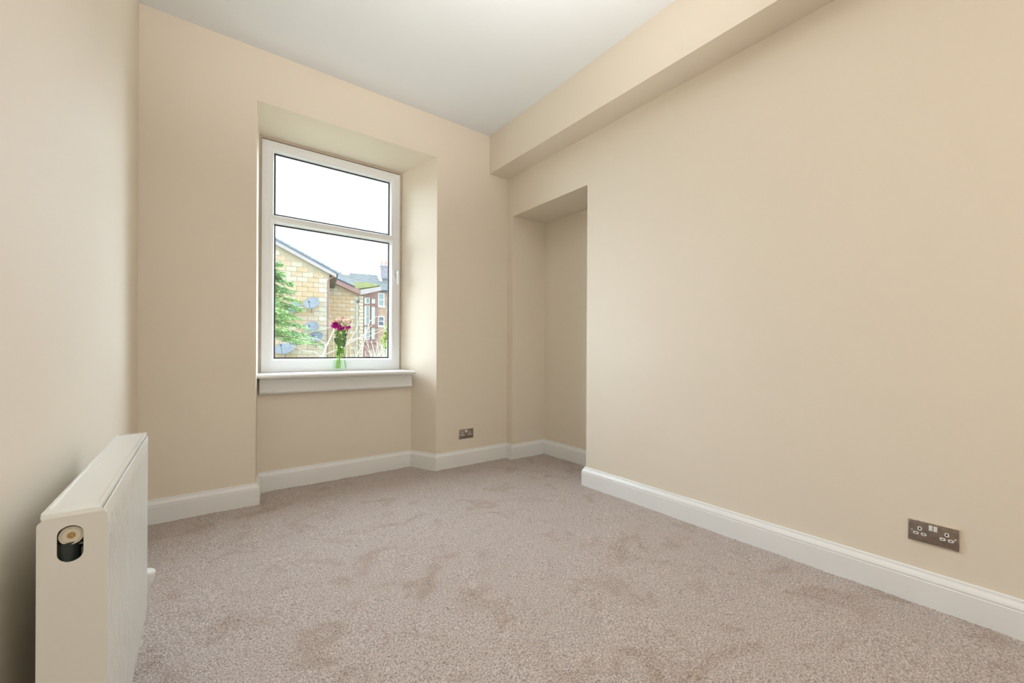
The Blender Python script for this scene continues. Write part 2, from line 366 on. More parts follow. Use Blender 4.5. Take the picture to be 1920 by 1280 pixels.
# handle on the right stile: base plate, neck and lever hanging down
hx = 1.367
bm = bmesh.new(); box(bm, hx - .011, hx + .011, YW - .013, YW - .004, 1.625, 1.690, bev=.003)
hd = link('handle', bm, M['white_plastic'], win, smooth=True, label='white window handle, lever down')
bm = bmesh.new(); tube(bm, [(hx, YW - .01, 1.675), (hx, YW - .045, 1.675)], .009, 12)
box(bm, hx - .009, hx + .009, YW - .056, YW - .040, 1.565, 1.685, bev=.005, seg=3)
link('lever', bm, M['white_plastic'], hd, smooth=True)

# window board + apron (one joinery piece fixed to the wall)
ws = struct('trim_1', 'white window board with moulded apron under the window'); ws['category'] = 'window sill'
bm = bmesh.new()
yf, ZS = 3.262, ZSILL - .005
XBR = 1.452
yr_ = YB + (XBR - RX1) * (YW - YB) / (WX1 - RX1)
sec = [(yf + .004, ZS), (yf, ZS - .004), (yf - .003, ZS - .012), (yf, ZS - .021), (yf + .004, ZS - .025)]
A = [bm.verts.new((xl_at(yf) + .001, y, zz)) for y, zz in sec]; B = [bm.verts.new((XBR, y, zz)) for y, zz in sec]
zb_ = ZSILL + .0005
At = bm.verts.new((WX0, YW + .02, zb_)); Bt = bm.verts.new((WX1, YW + .02, zb_)); Ab = bm.verts.new((WX0, YW + .02, zb_ - .025)); Bb = bm.verts.new((WX1, YW + .02, zb_ - .025))
A2 = A + [Ab, At]; B2 = B + [Bb, Bt]
for j in range(len(A2)): bm.faces.new((A2[j], A2[(j + 1) % len(A2)], B2[(j + 1) % len(A2)], B2[j]))
bm.faces.new(A2); bm.faces.new(B2[::-1])
link('sill_board', bm, M['gloss'], ws, smooth=True)
bm = bmesh.new()
YA = YL - .034
sec = [(YL, ZS - .026), (YA - .022, ZS - .026), (YA - .022, ZS - .034), (YA - .018, ZS - .040), (YA - .018, ZS - .115), (YA - .021, ZS - .119), (YA - .021, ZS - .127), (YA - .015, ZS - .135), (YA - .006, ZS - .141), (YL, ZS - .141)]
xa, xb = LX0 + .001, LX1 - .016
A = [bm.verts.new((xa, y, zz)) for y, zz in sec]; B = [bm.verts.new((xb, y, zz)) for y, zz in sec]
for j in range(len(A)): bm.faces.new((A[j], A[(j + 1) % len(A)], B[(j + 1) % len(A)], B[j]))
bm.faces.new(A); bm.faces.new(B[::-1])
link('apron', bm, M['gloss'], ws)

# ------------------------------------------------------------------ double sockets
def socket(name, label, loc, rz):
    """local: x along the plate, -y out of the wall, z up; origin = plate centre on the wall"""
    t = thing(name, label, 'socket', loc, rz, 'brushed nickel double sockets')
    bm = bmesh.new(); box(bm, -.073, .073, -.0078, 0, -.043, .043, bev=.0018)
    link('back_edge', bm, M['nickel_edge'], t, smooth=True, label='polished edge of the plate')
    bm = bmesh.new(); box(bm, -.0705, .0705, -.0086, -.0070, -.0405, .0405, bev=.0005)
    link('face_plate', bm, M['nickel'], t, smooth=True)
    for sx in (-.0065, .0065):
        bm = bmesh.new(); box(bm, sx - .0052, sx + .0052, -.0115, -.008, .0115, .0325, bev=.0008)
        r = link('switch', bm, M['white_plastic'], t, smooth=True)
        r.rotation_euler = (math.radians(-3), 0, 0)
    for cx in (-.0375, .0375):
        for kind, dx, dz, w, h, r_ in (('earth', 0, .0115, .0128, .0165, .0060), ('pin', -.0112, -.0085, .0165, .0110, .0050), ('pin', .0112, -.0085, .0165, .0110, .0050)):
            bm = bmesh.new(); box(bm, cx + dx - w / 2, cx + dx + w / 2, -.0095, -.0080, dz - h / 2, dz + h / 2)
            es = [e for e in bm.edges if abs(e.verts[0].co.y - e.verts[1].co.y) > .001]
            bmesh.ops.bevel(bm, geom=es, offset=r_, segments=4, affect='EDGES', profile=0.5)
            ins = link('pin_insert', bm, M['white_plastic'], t, smooth=True)
            bm = bmesh.new()
            if kind == 'earth': box(bm, cx + dx - .0022, cx + dx + .0022, -.0098, -.0093, dz - .0042, dz + .0042)
            else: box(bm, cx + dx - .0034, cx + dx + .0034, -.0098, -.0093, dz - .0017, dz + .0017)
            link('slot', bm, M['black'], ins)
    for sx in (-.0605, .0605):
        bm = bmesh.new(); lathe(bm, [(.0032, -.0008), (.0032, .0004), (.0022, .0009)], 14, Matrix.Translation((sx, -.0086, 0)) @ Matrix.Rotation(PI / 2, 4, 'X'))
        link('screw', bm, M['nickel_edge'], t, smooth=True)
    return t
socket('double_socket', 'brushed nickel double socket on the right wall above the long skirting', (XR, 0.300, 0.2872), -PI / 2)
socket('double_socket', 'brushed nickel double socket on the back wall beside the window recess', (1.866, YB, 0.2735), 0)

# ------------------------------------------------------------------ radiator
rad = thing('radiator', 'cream-white panel radiator standing proud of the left wall', 'radiator', (-0.17, 1.41, 0))
def rl(x, y): return (x + 0.17, y - 1.41)
RY0, RY1, RZ0, RZ1 = 1.010, 1.815, 0.140, 0.7135
bm = bmesh.new()
ox, oy = 0.17, -1.41
box(bm, -.1385 + ox, -.1345 + ox, RY0 + .006 + oy, RY1 + oy, RZ0, RZ1, bev=.0018)
pitch = .0333; k0 = RY0 + .030
while k0 < RY1 - .02:
    y = k0 + oy
    # pressed flute: raised rib with sloped sides and ends
    zA, zB_ = RZ0 + .022, RZ1 - .030
    w, d = .0115, .0020
    P0 = [(-.1346 + ox, y - w, zA), (-.1346 + ox, y + w, zA), (-.1346 + ox, y + w, zB_), (-.1346 + ox, y - w, zB_)]
    P1 = [(-.1346 + d + ox, y - w * .62, zA + .012), (-.1346 + d + ox, y + w * .62, zA + .012), (-.1346 + d + ox, y + w * .62, zB_ - .012), (-.1346 + d + ox, y - w * .62, zB_ - .012)]
    a = [bm.verts.new(p) for p in P0]; c = [bm.verts.new(p) for p in P1]
    bm.faces.new(c)
    for j in range(4): bm.faces.new((a[j], a[(j + 1) % 4], c[(j + 1) % 4], c[j]))
    k0 += pitch
link('front_panel', bm, M['radiator'], rad, smooth=True, label='fluted front panel')
bm = bmesh.new(); box(bm, -.2100 + ox, -.2060 + ox, RY0 + .01 + oy, RY1 + oy, RZ0, RZ1, bev=.0018)
link('back_panel', bm, M['radiator'], rad, smooth=True)
# convector fins between the panels
bm = bmesh.new()
for i in range(24):
    yy = RY0 + .05 + i * .031 + oy
    box(bm, -.2055 + ox, -.1390 + ox, yy, yy + .0012, RZ0 + .05, RZ1 - .05)
o = link('convector_fin', bm, M['rad_grey'], rad); o['kind'] = 'stuff'
# top grille: recessed plate with raised lips
zt = 0.722
bm = bmesh.new()
ya, yb = RY0 + .030 + oy, RY1 + .022 + oy
box(bm, -.2075 + ox, -.1425 + ox, ya, yb, zt - .006, zt - .0025)
link('top_plate', bm, M['radiator'], rad)
bm = bmesh.new()
box(bm, -.2120 + ox, -.2070 + ox, ya - .012, yb, zt - .020, zt, bev=.0015)
box(bm, -.1470 + ox, -.1395 + ox, ya - .012, yb, zt - .020, zt, bev=.0015)
box(bm, -.2120 + ox, -.1395 + ox, yb - .005, yb, zt - .020, zt, bev=.0015)
link('top_lip', bm, M['radiator'], rad, smooth=True)
# near side cover: flat sheet with rounded top, an oval hole, folded over the top
def slot_pts(cx, cz, w, h, n=14):
    r = w / 2; out = []
    for k in range(n + 1):
        a = PI * k / n; out.append((cx + r * math.cos(a), cz + (h / 2 - r) + r * math.sin(a)))
    for k in range(n + 1):
        a = PI + PI * k / n; out.append((cx + r * math.cos(a), cz - (h / 2 - r) + r * math.sin(a)))
    return out
sx0, sx1 = -.2125 + ox, -.1275 + ox
ys = RY0 + oy
ztop = .7215
outer = [(sx0, RZ0 - .004), (sx1, RZ0 - .004)]
for k in range(7):
    a = PI / 2 * k / 6; outer.append((sx1 - .007 + .007 * math.cos(a), ztop - .012 + .007 * math.sin(a)))
outer += []
for k in range(7):
    a = PI / 2 + PI / 2 * k / 6; outer.append((sx0 + .014 + .014 * math.cos(a), ztop - .0165 + .0115 * math.sin(a)))
hole = slot_pts(-.1735 + ox, 0.6695, .0465 * .68, .062)
bm = bmesh.new()
def loop(ps, y):
    v = [bm.verts.new((x, y, zz)) for x, zz in ps]
    return v, [bm.edges.new((v[i], v[(i + 1) % len(v)])) for i in range(len(v))]
v1, e1_ = loop(outer, ys); v2, e2_ = loop(hole, ys)
bmesh.ops.triangle_fill(bm, edges=e1_ + e2_, use_beauty=True)
back = bmesh.ops.extrude_face_region(bm, geom=list(bm.faces))
for g in back['geom']:
    if isinstance(g, bmesh.types.BMVert): g.co.y += .0022
link('side_cover', bm, M['radiator'], rad)
# rounded fold onto the top and rounded front edge
bm = bmesh.new()
prof = []
for k in range(9):
    a = PI / 2 * k / 8; prof.append((ys + .011 - .011 * math.cos(a), ztop - .008 + .010 * math.sin(a) - .0005))
prof += [(ys + .040, zt + .0012), (ys + .040, zt - .0005), (ys + .012, zt - .001), (ys + .003, ztop - .010)]
A = [bm.verts.new((sx0 + .004 if j > 2 else sx0 + .006, y, zz)) for j, (y, zz) in enumerate(prof)]; B = [bm.verts.new((sx1 - .010 if j > 2 else sx1 - .004, y, zz)) for j, (y, zz) in enumerate(prof)]
for j in range(len(A)): bm.faces.new((A[j], A[(j + 1) % len(A)], B[(j + 1) % len(A)], B[j]))
bm.faces.new(A); bm.faces.new(B[::-1])
link('cover_fold', bm, M['radiator'], rad, smooth=True)
# plug seen through the hole
bm = bmesh.new()
RYm = Matrix.Translation((-.1735 + ox, ys + .006, .6810)) @ Matrix.Rotation(math.radians(90), 4, 'X')
lathe(bm, [(.0158, -.016), (.0158, -.001), (.0150, .0005), (.0138, .0005), (.0132, -.002), (.0120, -.002), (.0115, -.001), (.004, -.001), (.0038, -.004)], 32, RYm)
pl = link('plug', bm, M['plug'], rad, smooth=True, label='cream round blanking plug')
bm = bmesh.new(); lathe(bm, [(.0052, -.002), (.0052, -.0004), (.0042, .0006), (.0020, .0006), (.0018, -.001)], 20, RYm)
link('bleed_screw', bm, M['brass'], pl, smooth=True, label='brass bleed screw')
bm = bmesh.new()
tube(bm, [(-.1800 + ox, ys + .018, .669), (-.1800 + ox, ys + .018, RZ0 + .02)], .0145, 20)
box(bm, -.205 + ox, -.142 + ox, ys + .045, ys + .048, RZ0 + .01, RZ1 - .01)
link('pipe', bm, M['rad_cavity'], rad, smooth=True, label='pipe and backing sheet coloured as the shaded cavity behind the side cover')
bm = bmesh.new(); box(bm, -.164 + ox, -.142 + ox, ys + .020, ys + .040, .632, .654, bev=.001); box(bm, -.166 + ox, -.142 + ox, ys + .018, ys + .040, .659, .663, bev=.001)
link('bracket', bm, M['rad_grey'], rad)
# thermostatic valve at the far bottom corner
bm = bmesh.new()
lathe(bm, [(.007, .150), (.0095, .158), (.0135, .180), (.0195, .202), (.0225, .208), (.0225, .210), (.0235, .212), (.0240, .238), (.0235, .244), (.020, .248), (.0001, .249)], 28, Matrix.Translation((-.1465 + ox, 1.868 + oy, .20)) @ Matrix.Rotation(math.radians(9), 4, 'Y') @ Matrix.Translation((0, 0, -.20)))
vh = link('valve_head', bm, M['white_plastic'], rad, smooth=True, label='white thermostatic valve head')
bm = bmesh.new(); tube(bm, [(-.160 + ox, 1.868 + oy, .162), (-.160 + ox, 1.868 + oy, -.004)], .0075, 14)
tube(bm, [(-.160 + ox, 1.868 + oy, .165), (-.165 + ox, 1.835 + oy, .165), (-.172 + ox, 1.800 + oy, .165)], .009, 14)
link('valve_pipe', bm, M['white_plastic'], rad, smooth=True)
for yy in (1.42, 1.66):   # wall brackets
    bm = bmesh.new(); box(bm, XL + ox + .0005, -.206 + ox, yy + oy, yy + .03 + oy, .20, .52, bev=.001)
    link('wall_bracket', bm, M['radiator'], rad)

# ------------------------------------------------------------------ vase of flowers
VX, VY, VZ = 0.884, 3.413, ZSILL + .0005
vase = thing('glass_vase', 'tall clear glass cylinder vase standing on the window sill', 'vase', (VX, VY, VZ))
bm = bmesh.new()
lathe(bm, [(.0001, 0), (.048, 0), (.0535, .003), (.055, .010), (.0555, .250), (.0560, .326), (.0565, .330), (.0545, .331), (.0530, .326), (.0525, .250), (.0515, .026), (.047, .020), (.0001, .019)], 48, cap=False)
link('glass', bm, M['vase'], vase, smooth=True)
bm = bmesh.new(); lathe(bm, [(.0001, .0195), (.046, .0205), (.0508, .0265), (.0516, .216), (.0500, .2150), (.0001, .2150)], 48, cap=False)
link('water', bm, M['water'], vase, smooth=True)
ZR = VZ + .33
def petal(bm, c, ax, tang, w, h, cup, roll=0.0, seg=3):
    """curved petal: starts at c, grows along ax, leaning out along tang"""
    side = ax.cross(tang).normalized(); g = []
    for i in range(seg + 1):
        t = i / seg; row = []
        for j in (-1, -.4, .4, 1):
            ww = w * math.sin(PI * (0.18 + 0.70 * t)) * j
            out = cup * math.sin(t * PI * .55) + roll * t * t - abs(j) * w * .30
            row.append(bm.verts.new(c + ax * (h * t * (1 - .08 * abs(j))) + tang * out + side * ww))
        g.append(row)
    for i in range(seg):
        for j in range(3): bm.faces.new((g[i][j], g[i][j + 1], g[i + 1][j + 1], g[i + 1][j]))
def leaf(bm, base, tip, width, nrm):
    base, tip = Vector(base), Vector(tip); d = tip - base; s = d.normalized().cross(Vector(nrm)).normalized()
    up = s.cross(d).normalized(); m_ = []
    prof_ = [(0, .06), (.25, .8), (.5, 1), (.75, .65), (1, .03)]
    rows = []
    for t, w in prof_:
        c = base + d * t + up * (math.sin(t * PI) * d.length * .12)
        rows.append([bm.verts.new(c - s * w * width - up * -.12 * width), bm.verts.new(c), bm.verts.new(c + s * w * width - up * -.12 * width)])
    for a, c in zip(rows, rows[1:]):
        for j in range(2): bm.faces.new((a[j], a[j + 1], c[j + 1], c[j]))
def stem_pts(top, foot, n=8):
    top, foot = Vector(top), Vector(foot)
    return [foot.lerp(top, i / (n - 1)) + Vector((0, 0, 0)) for i in range(n)]
# flower heads: (x, y, z) offsets from the vase centre at sill height
def rose(off, foot, m, r, label, tilt):
    top = Vector(off)
    t = thing('rose', label, 'rose', (VX + foot[0], VY + foot[1], VZ + foot[2]), 0)
    F = Vector(foot); top = top - F
    bm = bmesh.new(); tube(bm, [Vector((0, 0, 0)), Vector(((0 - F.x) * .55 + top.x * .2, (0 - F.y) * .55 + top.y * .2, top.z * .55)), top - Vector((0, 0, .012)), top], .0026, 8, .0022)
    link('stem', bm, M['stem'], t, smooth='all')
    bm = bmesh.new(); ax = Vector(tilt).normalized()
    for lay, (cnt, cup, w, h, ro) in enumerate(((3, .003, .55, 1.25, 0), (4, .007, .62, 1.3, .0), (5, .011, .72, 1.2, .004), (6, .014, .80, 1.0, .010))):
        for k in range(cnt):
            a = 2 * PI * (k + lay * .37) / cnt
            tg = (Matrix.Rotation(a, 3, ax) @ ax.orthogonal()).normalized()
            petal(bm, top - ax * .004 + tg * .003 * lay * .4, ax, tg, r * w, r * h * 1.75, cup * r / .018, ro)
    link('bloom', bm, m, t, smooth='all')
    bm = bmesh.new()
    for k in range(5):
        a = 2 * PI * k / 5; tg = (Matrix.Rotation(a, 3, ax) @ ax.orthogonal()).normalized()
        leaf(bm, top - ax * .006, top + tg * .016 - ax * .002, .004, ax)
    link('sepal', bm, M['leaf'], t)
    bm = bmesh.new()
    for k in range(1):
        a = random.uniform(0, 2 * PI); zz = random.uniform(.16, .26) - F.z
        c = Vector((-F.x * .7, -F.y * .7, zz))
        leaf(bm, c, c + Vector((math.cos(a) * .034, math.sin(a) * .034, .015)), .016, (0, 0, 1))
    link('leaf', bm, M['leaf'], t, smooth='all')
    return t
rose((-.015, -.020, .372), (-.030, -.008, .024), M['peach'], .0235, 'peach-pink rose, left of the cream rose in the vase', (-.1, -.25, 1))
rose((.024, -.028, .362), (-.024, .012, .024), M['cream'], .0245, 'cream rose at the front centre of the bouquet', (.15, -.35, 1))
rose((.056, -.004, .378), (-.012, .020, .024), M['peach'], .0205, 'peach rose at the right edge of the bouquet', (.5, -.2, 1))
def spray(off, foot, n, spread, m, label, rr=.0095, st='stem', tails=0):
    top = Vector(off); F = Vector(foot)
    t = thing('carnation_spray', label, 'flower', (VX + F.x, VY + F.y, VZ + F.z), 0)
    top = top - F
    bm = bmesh.new(); tube(bm, [Vector((0, 0, 0)), Vector((-F.x * .6 + top.x * .2, -F.y * .6 + top.y * .2, top.z * .55)), top - Vector((0, 0, .02)), top], .0022, 7)
    heads = []
    for k in range(n):
        h = top + Vector((random.uniform(-1, 1) * spread, random.uniform(-1, 1) * spread * .7, random.uniform(-.8, 1) * spread))
        heads.append(h); tube(bm, [top - Vector((0, 0, .03)), h], .0010, 5)
    link('stem', bm, M[st], t, smooth='all')
    for h in heads:
        bm = bmesh.new()
        for k in range(16):
            d = Vector((random.gauss(0, 1), random.gauss(0, 1), random.gauss(.5, .8))).normalized()
            petal(bm, h, d, d.orthogonal(), rr * .55, rr * random.uniform(.8, 1.15), .001, seg=2)
        link('bloom', bm, m, t, smooth='all')
    if tails:
        bm = bmesh.new()
        for k in range(tails):
            h = top + Vector((random.uniform(-.5, .5) * spread, random.uniform(-.5, .5) * spread, spread + .006 + k * .008))
            tube(bm, [top, h], .0009, 5); lathe(bm, [(.0008, -.005), (.0036, -.002), (.0040, .001), (.0012, .005)], 8, Matrix.Translation(h))
        link('bud', bm, M['bud'], t, smooth='all'); t.children[-1]['kind'] = 'stuff'
    return t
spray((-.045, -.018, .358), (-.034, .004, .023), 10, .018, M['magenta'], 'upper left cluster of magenta blooms in the bouquet', .0150, tails=3)
spray((-.026, -.034, .338), (-.028, -.018, .023), 8, .018, M['magenta'], 'low magenta blooms spilling over the left of the vase rim', .0145)
spray((.006, -.030, .335), (-.018, .0, .023), 4, .011, M['magenta'], 'dark pink bloom low between the peach and cream roses', .012)
spray((.020, .010, .392), (.000, .016, .023), 5, .014, M['magenta'], 'small magenta blooms behind the top of the cream rose', .011, tails=3)
spray((.045, -.028, .338), (.038, -.012, .023), 5, .013, M['magenta'], 'dusky magenta blooms over the right of the vase rim', .012, st='dark_stem')
# eucalyptus-like foliage filling the neck of the vase
for gi, (ang, lab) in enumerate(((0.4, 'grey-green leafy sprig in the left of the vase'), (2.6, 'bright green leafy sprig in the middle of the vase'), (4.6, 'grey-green leafy sprig in the right of the vase'))):
    t = thing('leafy_sprig', lab, 'foliage', (VX - .02 + .008 * gi, VY + .01 - .01 * gi, VZ + .024), 0)
    cx = (-.018, .006, .024)[gi]
    bm = bmesh.new(); tube(bm, [(0, 0, 0), (.010 + cx * .3, 0, .13), (.012 + cx, 0, .29)], .0026, 8); link('stem', bm, M['stem'], t, smooth='all')
    lm = M['leaf'] if gi == 1 else M['greyleaf']
    for k in range(24):
        zz = random.uniform(.105, .215) if gi == 1 else random.uniform(.17, .30)
        a = random.uniform(-.5, PI + .5); f = zz / .29
        c = Vector((.012 * f + cx * f * f, random.uniform(-.018, .006), zz)); R_ = random.uniform(.020, .032)
        tip = c + Vector((math.cos(a) * R_, -.006, (.35 + .6 * math.sin(a)) * R_ * .8))
        bm = bmesh.new(); leaf(bm, c, tip, random.uniform(.009, .013), (random.uniform(-.6, .1), -1, random.uniform(-.3, .3))); link('leaf', bm, lm, t, smooth='all')

# ------------------------------------------------------------------ outside: ground
bm = bmesh.new(); box(bm, -60, 90, 4.2, 120, -3.7, -3.5)
setting(link('ground', bm, M['lawn']), 'garden ground below the window', 'ground')
AZ = math.radians(11.85)
OX, OY = 4.4945, 19.158
def at(a, b_, zz):  # world position from neighbouring-building coordinates
    return (OX + a * math.cos(AZ) + b_ * math.sin(AZ), OY - a * math.sin(AZ) + b_ * math.cos(AZ), zz)

# --- house with the gable
hs = thing('gabled_house', 'tan stone house with a sloping gable roof and satellite dishes', 'house', at(0, 0, -3.5), -AZ)
G = 3.5                        # local z = world z + G
slope = (5.36 - 4.30) / 2.08   # verge slope
AP = -7.0                      # ridge position
def verge(a): return 4.30 + G - slope * a if a > AP else 4.30 + G - slope * AP - slope * (AP - a)
W0 = 2 * AP
bm = bmesh.new(); prism_xz(bm, [(W0, 0), (0, 0), (0, verge(0)), (AP, verge(AP)), (W0, verge(W0))], .03, 11)
link('wall', bm, M['mortar'], hs)
BW, BH, J = .42, .205, .012
blockmeshes = []
for mm in STONES + [M['quoin']]:
    bm = bmesh.new(); box(bm, J / 2, BW - J / 2, 0, .035, J / 2, BH - J / 2, bev=.006, seg=1)
    me_ = bpy.data.meshes.new('stone_block'); bmesh.ops.recalc_face_normals(bm, faces=bm.faces); bm.to_mesh(me_); bm.free(); me_.materials.append(mm); blockmeshes.append(me_)
def block_field(house, a0, a1, z0, z1, topf, b_, part_box, seed, quoin_side=None, front=0.0):
    rnd = random.Random(seed); rest = bmesh.new(); restm = []
    r = 0; zz = z0
    while zz < z1:
        off = (BW / 2 if r % 2 else 0)
        a = a1 + off - BW
        first = True
        while a > a0 - BW:
            aa, ww = a, BW
            if a + BW > a1: ww = a1 - a
            if min(topf(aa), topf(aa + ww)) > zz + BH and aa >= a0:
                n_ = math.sin(aa * 1.3 + 2 * seed) + math.cos((zz) * 1.1 + seed) + rnd.uniform(-1, 1)
                mi = 2 if (zz - G > 3.7 - 0.0 * aa and rnd.random() < .65) else (0 if n_ < -.3 else 1 if n_ < .6 else 3 if rnd.random() < .7 else 2)
                if first: mi = 4
                inb = part_box[0] < aa < part_box[1] and part_box[2] < zz < part_box[3]
                if inb:
                    o = bpy.data.objects.new('stone_block', blockmeshes[mi]); C.objects.link(o); o.parent = house
                    o.location = (aa, b_ - front + rnd.uniform(0, .006), zz); o.scale = (ww / BW, 1, 1)
                else:
                    nb = len(rest.faces); box(rest, aa + J / 2, aa + ww - J / 2, b_ - front, b_ - front + .035, zz + J / 2, zz + BH - J / 2)
                    rest.faces.ensure_lookup_table()
                    for f_ in rest.faces[nb:]: f_.material_index = mi
            first = False
            a -= BW
        zz += BH; r += 1
    if len(rest.faces):
        o = link('stonework', rest, STONES + [M['quoin']], house); o['kind'] = 'stuff'
    else: rest.free()
block_field(hs, -9, 0, 0, 9.5, lambda a: verge(a) - .04, 0, (-2.9, .1, G + .3, 9.4), 1)
# roof: two slabs running back
bm = bmesh.new()
ov = .27
prism_xz(bm, [(AP, verge(AP) + .14), (ov, verge(ov) + .14), (ov, verge(ov) + .24), (AP, verge(AP) + .24)], -.12, 11.3)
prism_xz(bm, [(W0 - ov, verge(W0 - ov) + .14), (AP, verge(AP) + .14), (AP, verge(AP) + .24), (W0 - ov, verge(W0 - ov) + .24)], -.12, 11.3)
link('roof', bm, M['tile'], hs)
bm = bmesh.new(); prism_xz(bm, [(AP, verge(AP) - .02), (ov, verge(ov) - .02), (ov, verge(ov) + .15), (AP, verge(AP) + .15)], -.16, -.06)
prism_xz(bm, [(W0 - ov, verge(W0 - ov) - .02), (AP, verge(AP) - .02), (AP, verge(AP) + .15), (W0 - ov, verge(W0 - ov) + .15)], -.16, -.06)
link('bargeboard', bm, M['barge'], hs)
bm = bmesh.new(); prism_xz(bm, [(AP, verge(AP) + .145), (ov, verge(ov) + .145), (ov, verge(ov) + .17), (AP, verge(AP) + .17)], -.18, -.10)
link('drip_batten', bm, M['gutter'], hs)
# stepped tiles along the verge
bm = bmesh.new(); TL = .33
th = math.atan(slope)
prism_xz(bm, [(0, 0), (TL, -.0), (TL, .045), (0, .012)], 0, .5)
me_ = bpy.data.meshes.new('roof_tile'); bmesh.ops.recalc_face_normals(bm, faces=bm.faces); bm.to_mesh(me_); bm.free(); me_.materials.append(M['tile'])
a = ov + .02 - TL * math.cos(th); k = 0
while a > -4.5:
    copy_mesh('roof_tile', me_, hs, (a, -.15, verge(a) + .235), (0, th, 0)); a -= TL * .88 * math.cos(th)
# soffit and gutter along the eave that runs back
bm = bmesh.new(); box(bm, 0.0, ov, -.1, 11, verge(0) - .06, verge(0) - .02)
link('soffit', bm, M['soffit'], hs)
bm = bmesh.new(); tube(bm, [(ov + .03, -.15, verge(0) - .02), (ov + .03, 11, verge(0) - .02)], .055, 10)
link('gutter', bm, M['gutter'], hs, smooth=True)
bm = bmesh.new(); tube(bm, [(-.05, -.05, 0), (-.05, -.05, verge(0) - .3), (.05, -.02, verge(0) - .18), (.22, .02, verge(0) - .08)], .035, 8)
link('downpipe', bm, M['pipe'], hs, smooth=True)

# --- satellite dishes on the gable
def dish(a, zz, r, label, tilt, turn, pole):
    t = thing('satellite_dish', label, 'satellite dish', at(a, -.30, zz), -AZ, 'satellite dishes on the stone gable')
    Rm = Matrix.Rotation(turn, 4, 'Z') @ Matrix.Rotation(PI / 2 - tilt, 4, 'X')
    bm = bmesh.new()
    prof = [(.0001, -r * .30)] + [(r * k / 8, -r * .30 * (1 - (k / 8) ** 2)) for k in range(1, 9)] + [(r * 1.02, .004), (r * 1.0, -.02)] + [(r * k / 8, -r * .30 * (1 - (k / 8) ** 2) - .02) for k in range(7, 0, -1)] + [(.0001, -r * .30 - .02)]
    lathe(bm, prof, 32, Rm @ Matrix.Scale(1.08, 4, (0, 1, 0)), cap=False)
    link('reflector', bm, M['dish'], t, smooth='all')
    bm = bmesh.new(); p0 = Rm @ Vector((0, -r * .98, -.02)); p1 = Rm @ Vector((0, -r * .75, r * .95)); tube(bm, [p0, p1], .013, 8)
    arm = link('arm', bm, M['dishmetal'], t, smooth=True)
    bm = bmesh.new(); tube(bm, [p1, p1 + (Rm.to_3x3() @ Vector((0, .06, -.06)))], .03, 10); link('receiver', bm, M['gutter'], arm, smooth=True)
    bm = bmesh.new(); pb = Rm @ Vector((0, 0, -r * .3 - .02)); tube(bm, [pb, (pb.x * .3, .20, pb.z - .05), (0.0, .20, -pole), (0.0, .33, -pole)], .018, 8)
    link('mount', bm, M['dishmetal'], t, smooth=True)
D_ = math.radians
dish(-.69, 2.98, .29, 'uppermost satellite dish, near the corner of the stone gable', D_(38), D_(-18), .40)
dish(-1.36, 2.76, .27, 'upper satellite dish mostly hidden by the conifer', D_(38), D_(-18), .40)
dish(-.69, 1.98, .27, 'middle satellite dish half covered by conifer branches', D_(40), D_(-18), .45)
dish(-.52, 1.56, .28, 'lower right satellite dish clear of the conifer', D_(45), D_(-18), .45)
dish(-1.66, 1.08, .38, 'lowest and biggest satellite dish at the lower left', D_(52), D_(-18), .85)

# --- wing set back behind, with a glazed stair bay
wg = thing('stone_wing', 'lower tan stone wing with maroon framed stair windows', 'house', at(0, 4, -3.5), -AZ)
def vergeW(a): return 3.95 + G + .42 * (1.60 - a)
bm = bmesh.new(); prism_xz(bm, [(-3, 0), (1.78, 0), (1.78, vergeW(1.65)), (1.62, vergeW(1.62)), (-3, vergeW(-3))], .03, 6)
link('wall', bm, M['mortar'], wg)
block_field(wg, -.4, 1.52, 0, 9, lambda a: vergeW(a) - .02, 0, (-.1, 1.6, G + .2, 9), 5)
for k in range(18):      # pale corner pilaster of alternating stones
    zz = G + .6 + k * .185
    o = bpy.data.objects.new('quoin', blockmeshes[4]); C.objects.link(o); o.parent = wg; o.location = (1.54 if k % 2 else 1.58, -.05, zz); o.scale = (.56 if k % 2 else .46, 2, .88)
bm = bmesh.new(); prism_xz(bm, [(-3, vergeW(-3)), (1.66, vergeW(1.66) - .02), (1.66, vergeW(1.66) + .24), (-3, vergeW(-3) + .26)], -.35, -.02)
link('bargeboard', bm, M['maroon'], wg)
bm = bmesh.new(); prism_xz(bm, [(-3, vergeW(-3) + .26), (1.30, vergeW(1.30) + .26), (1.30, vergeW(1.30) + .36), (-3, vergeW(-3) + .38)], -.42, 6)
link('roof', bm, M['tile'], wg)
bm = bmesh.new(); prism_xz(bm, [(-3, vergeW(-3) + .25), (1.32, vergeW(1.32) + .25), (1.32, vergeW(1.32) + .28), (-3, vergeW(-3) + .28)], -.44, -.34)
link('drip_batten', bm, M['gutter'], wg)
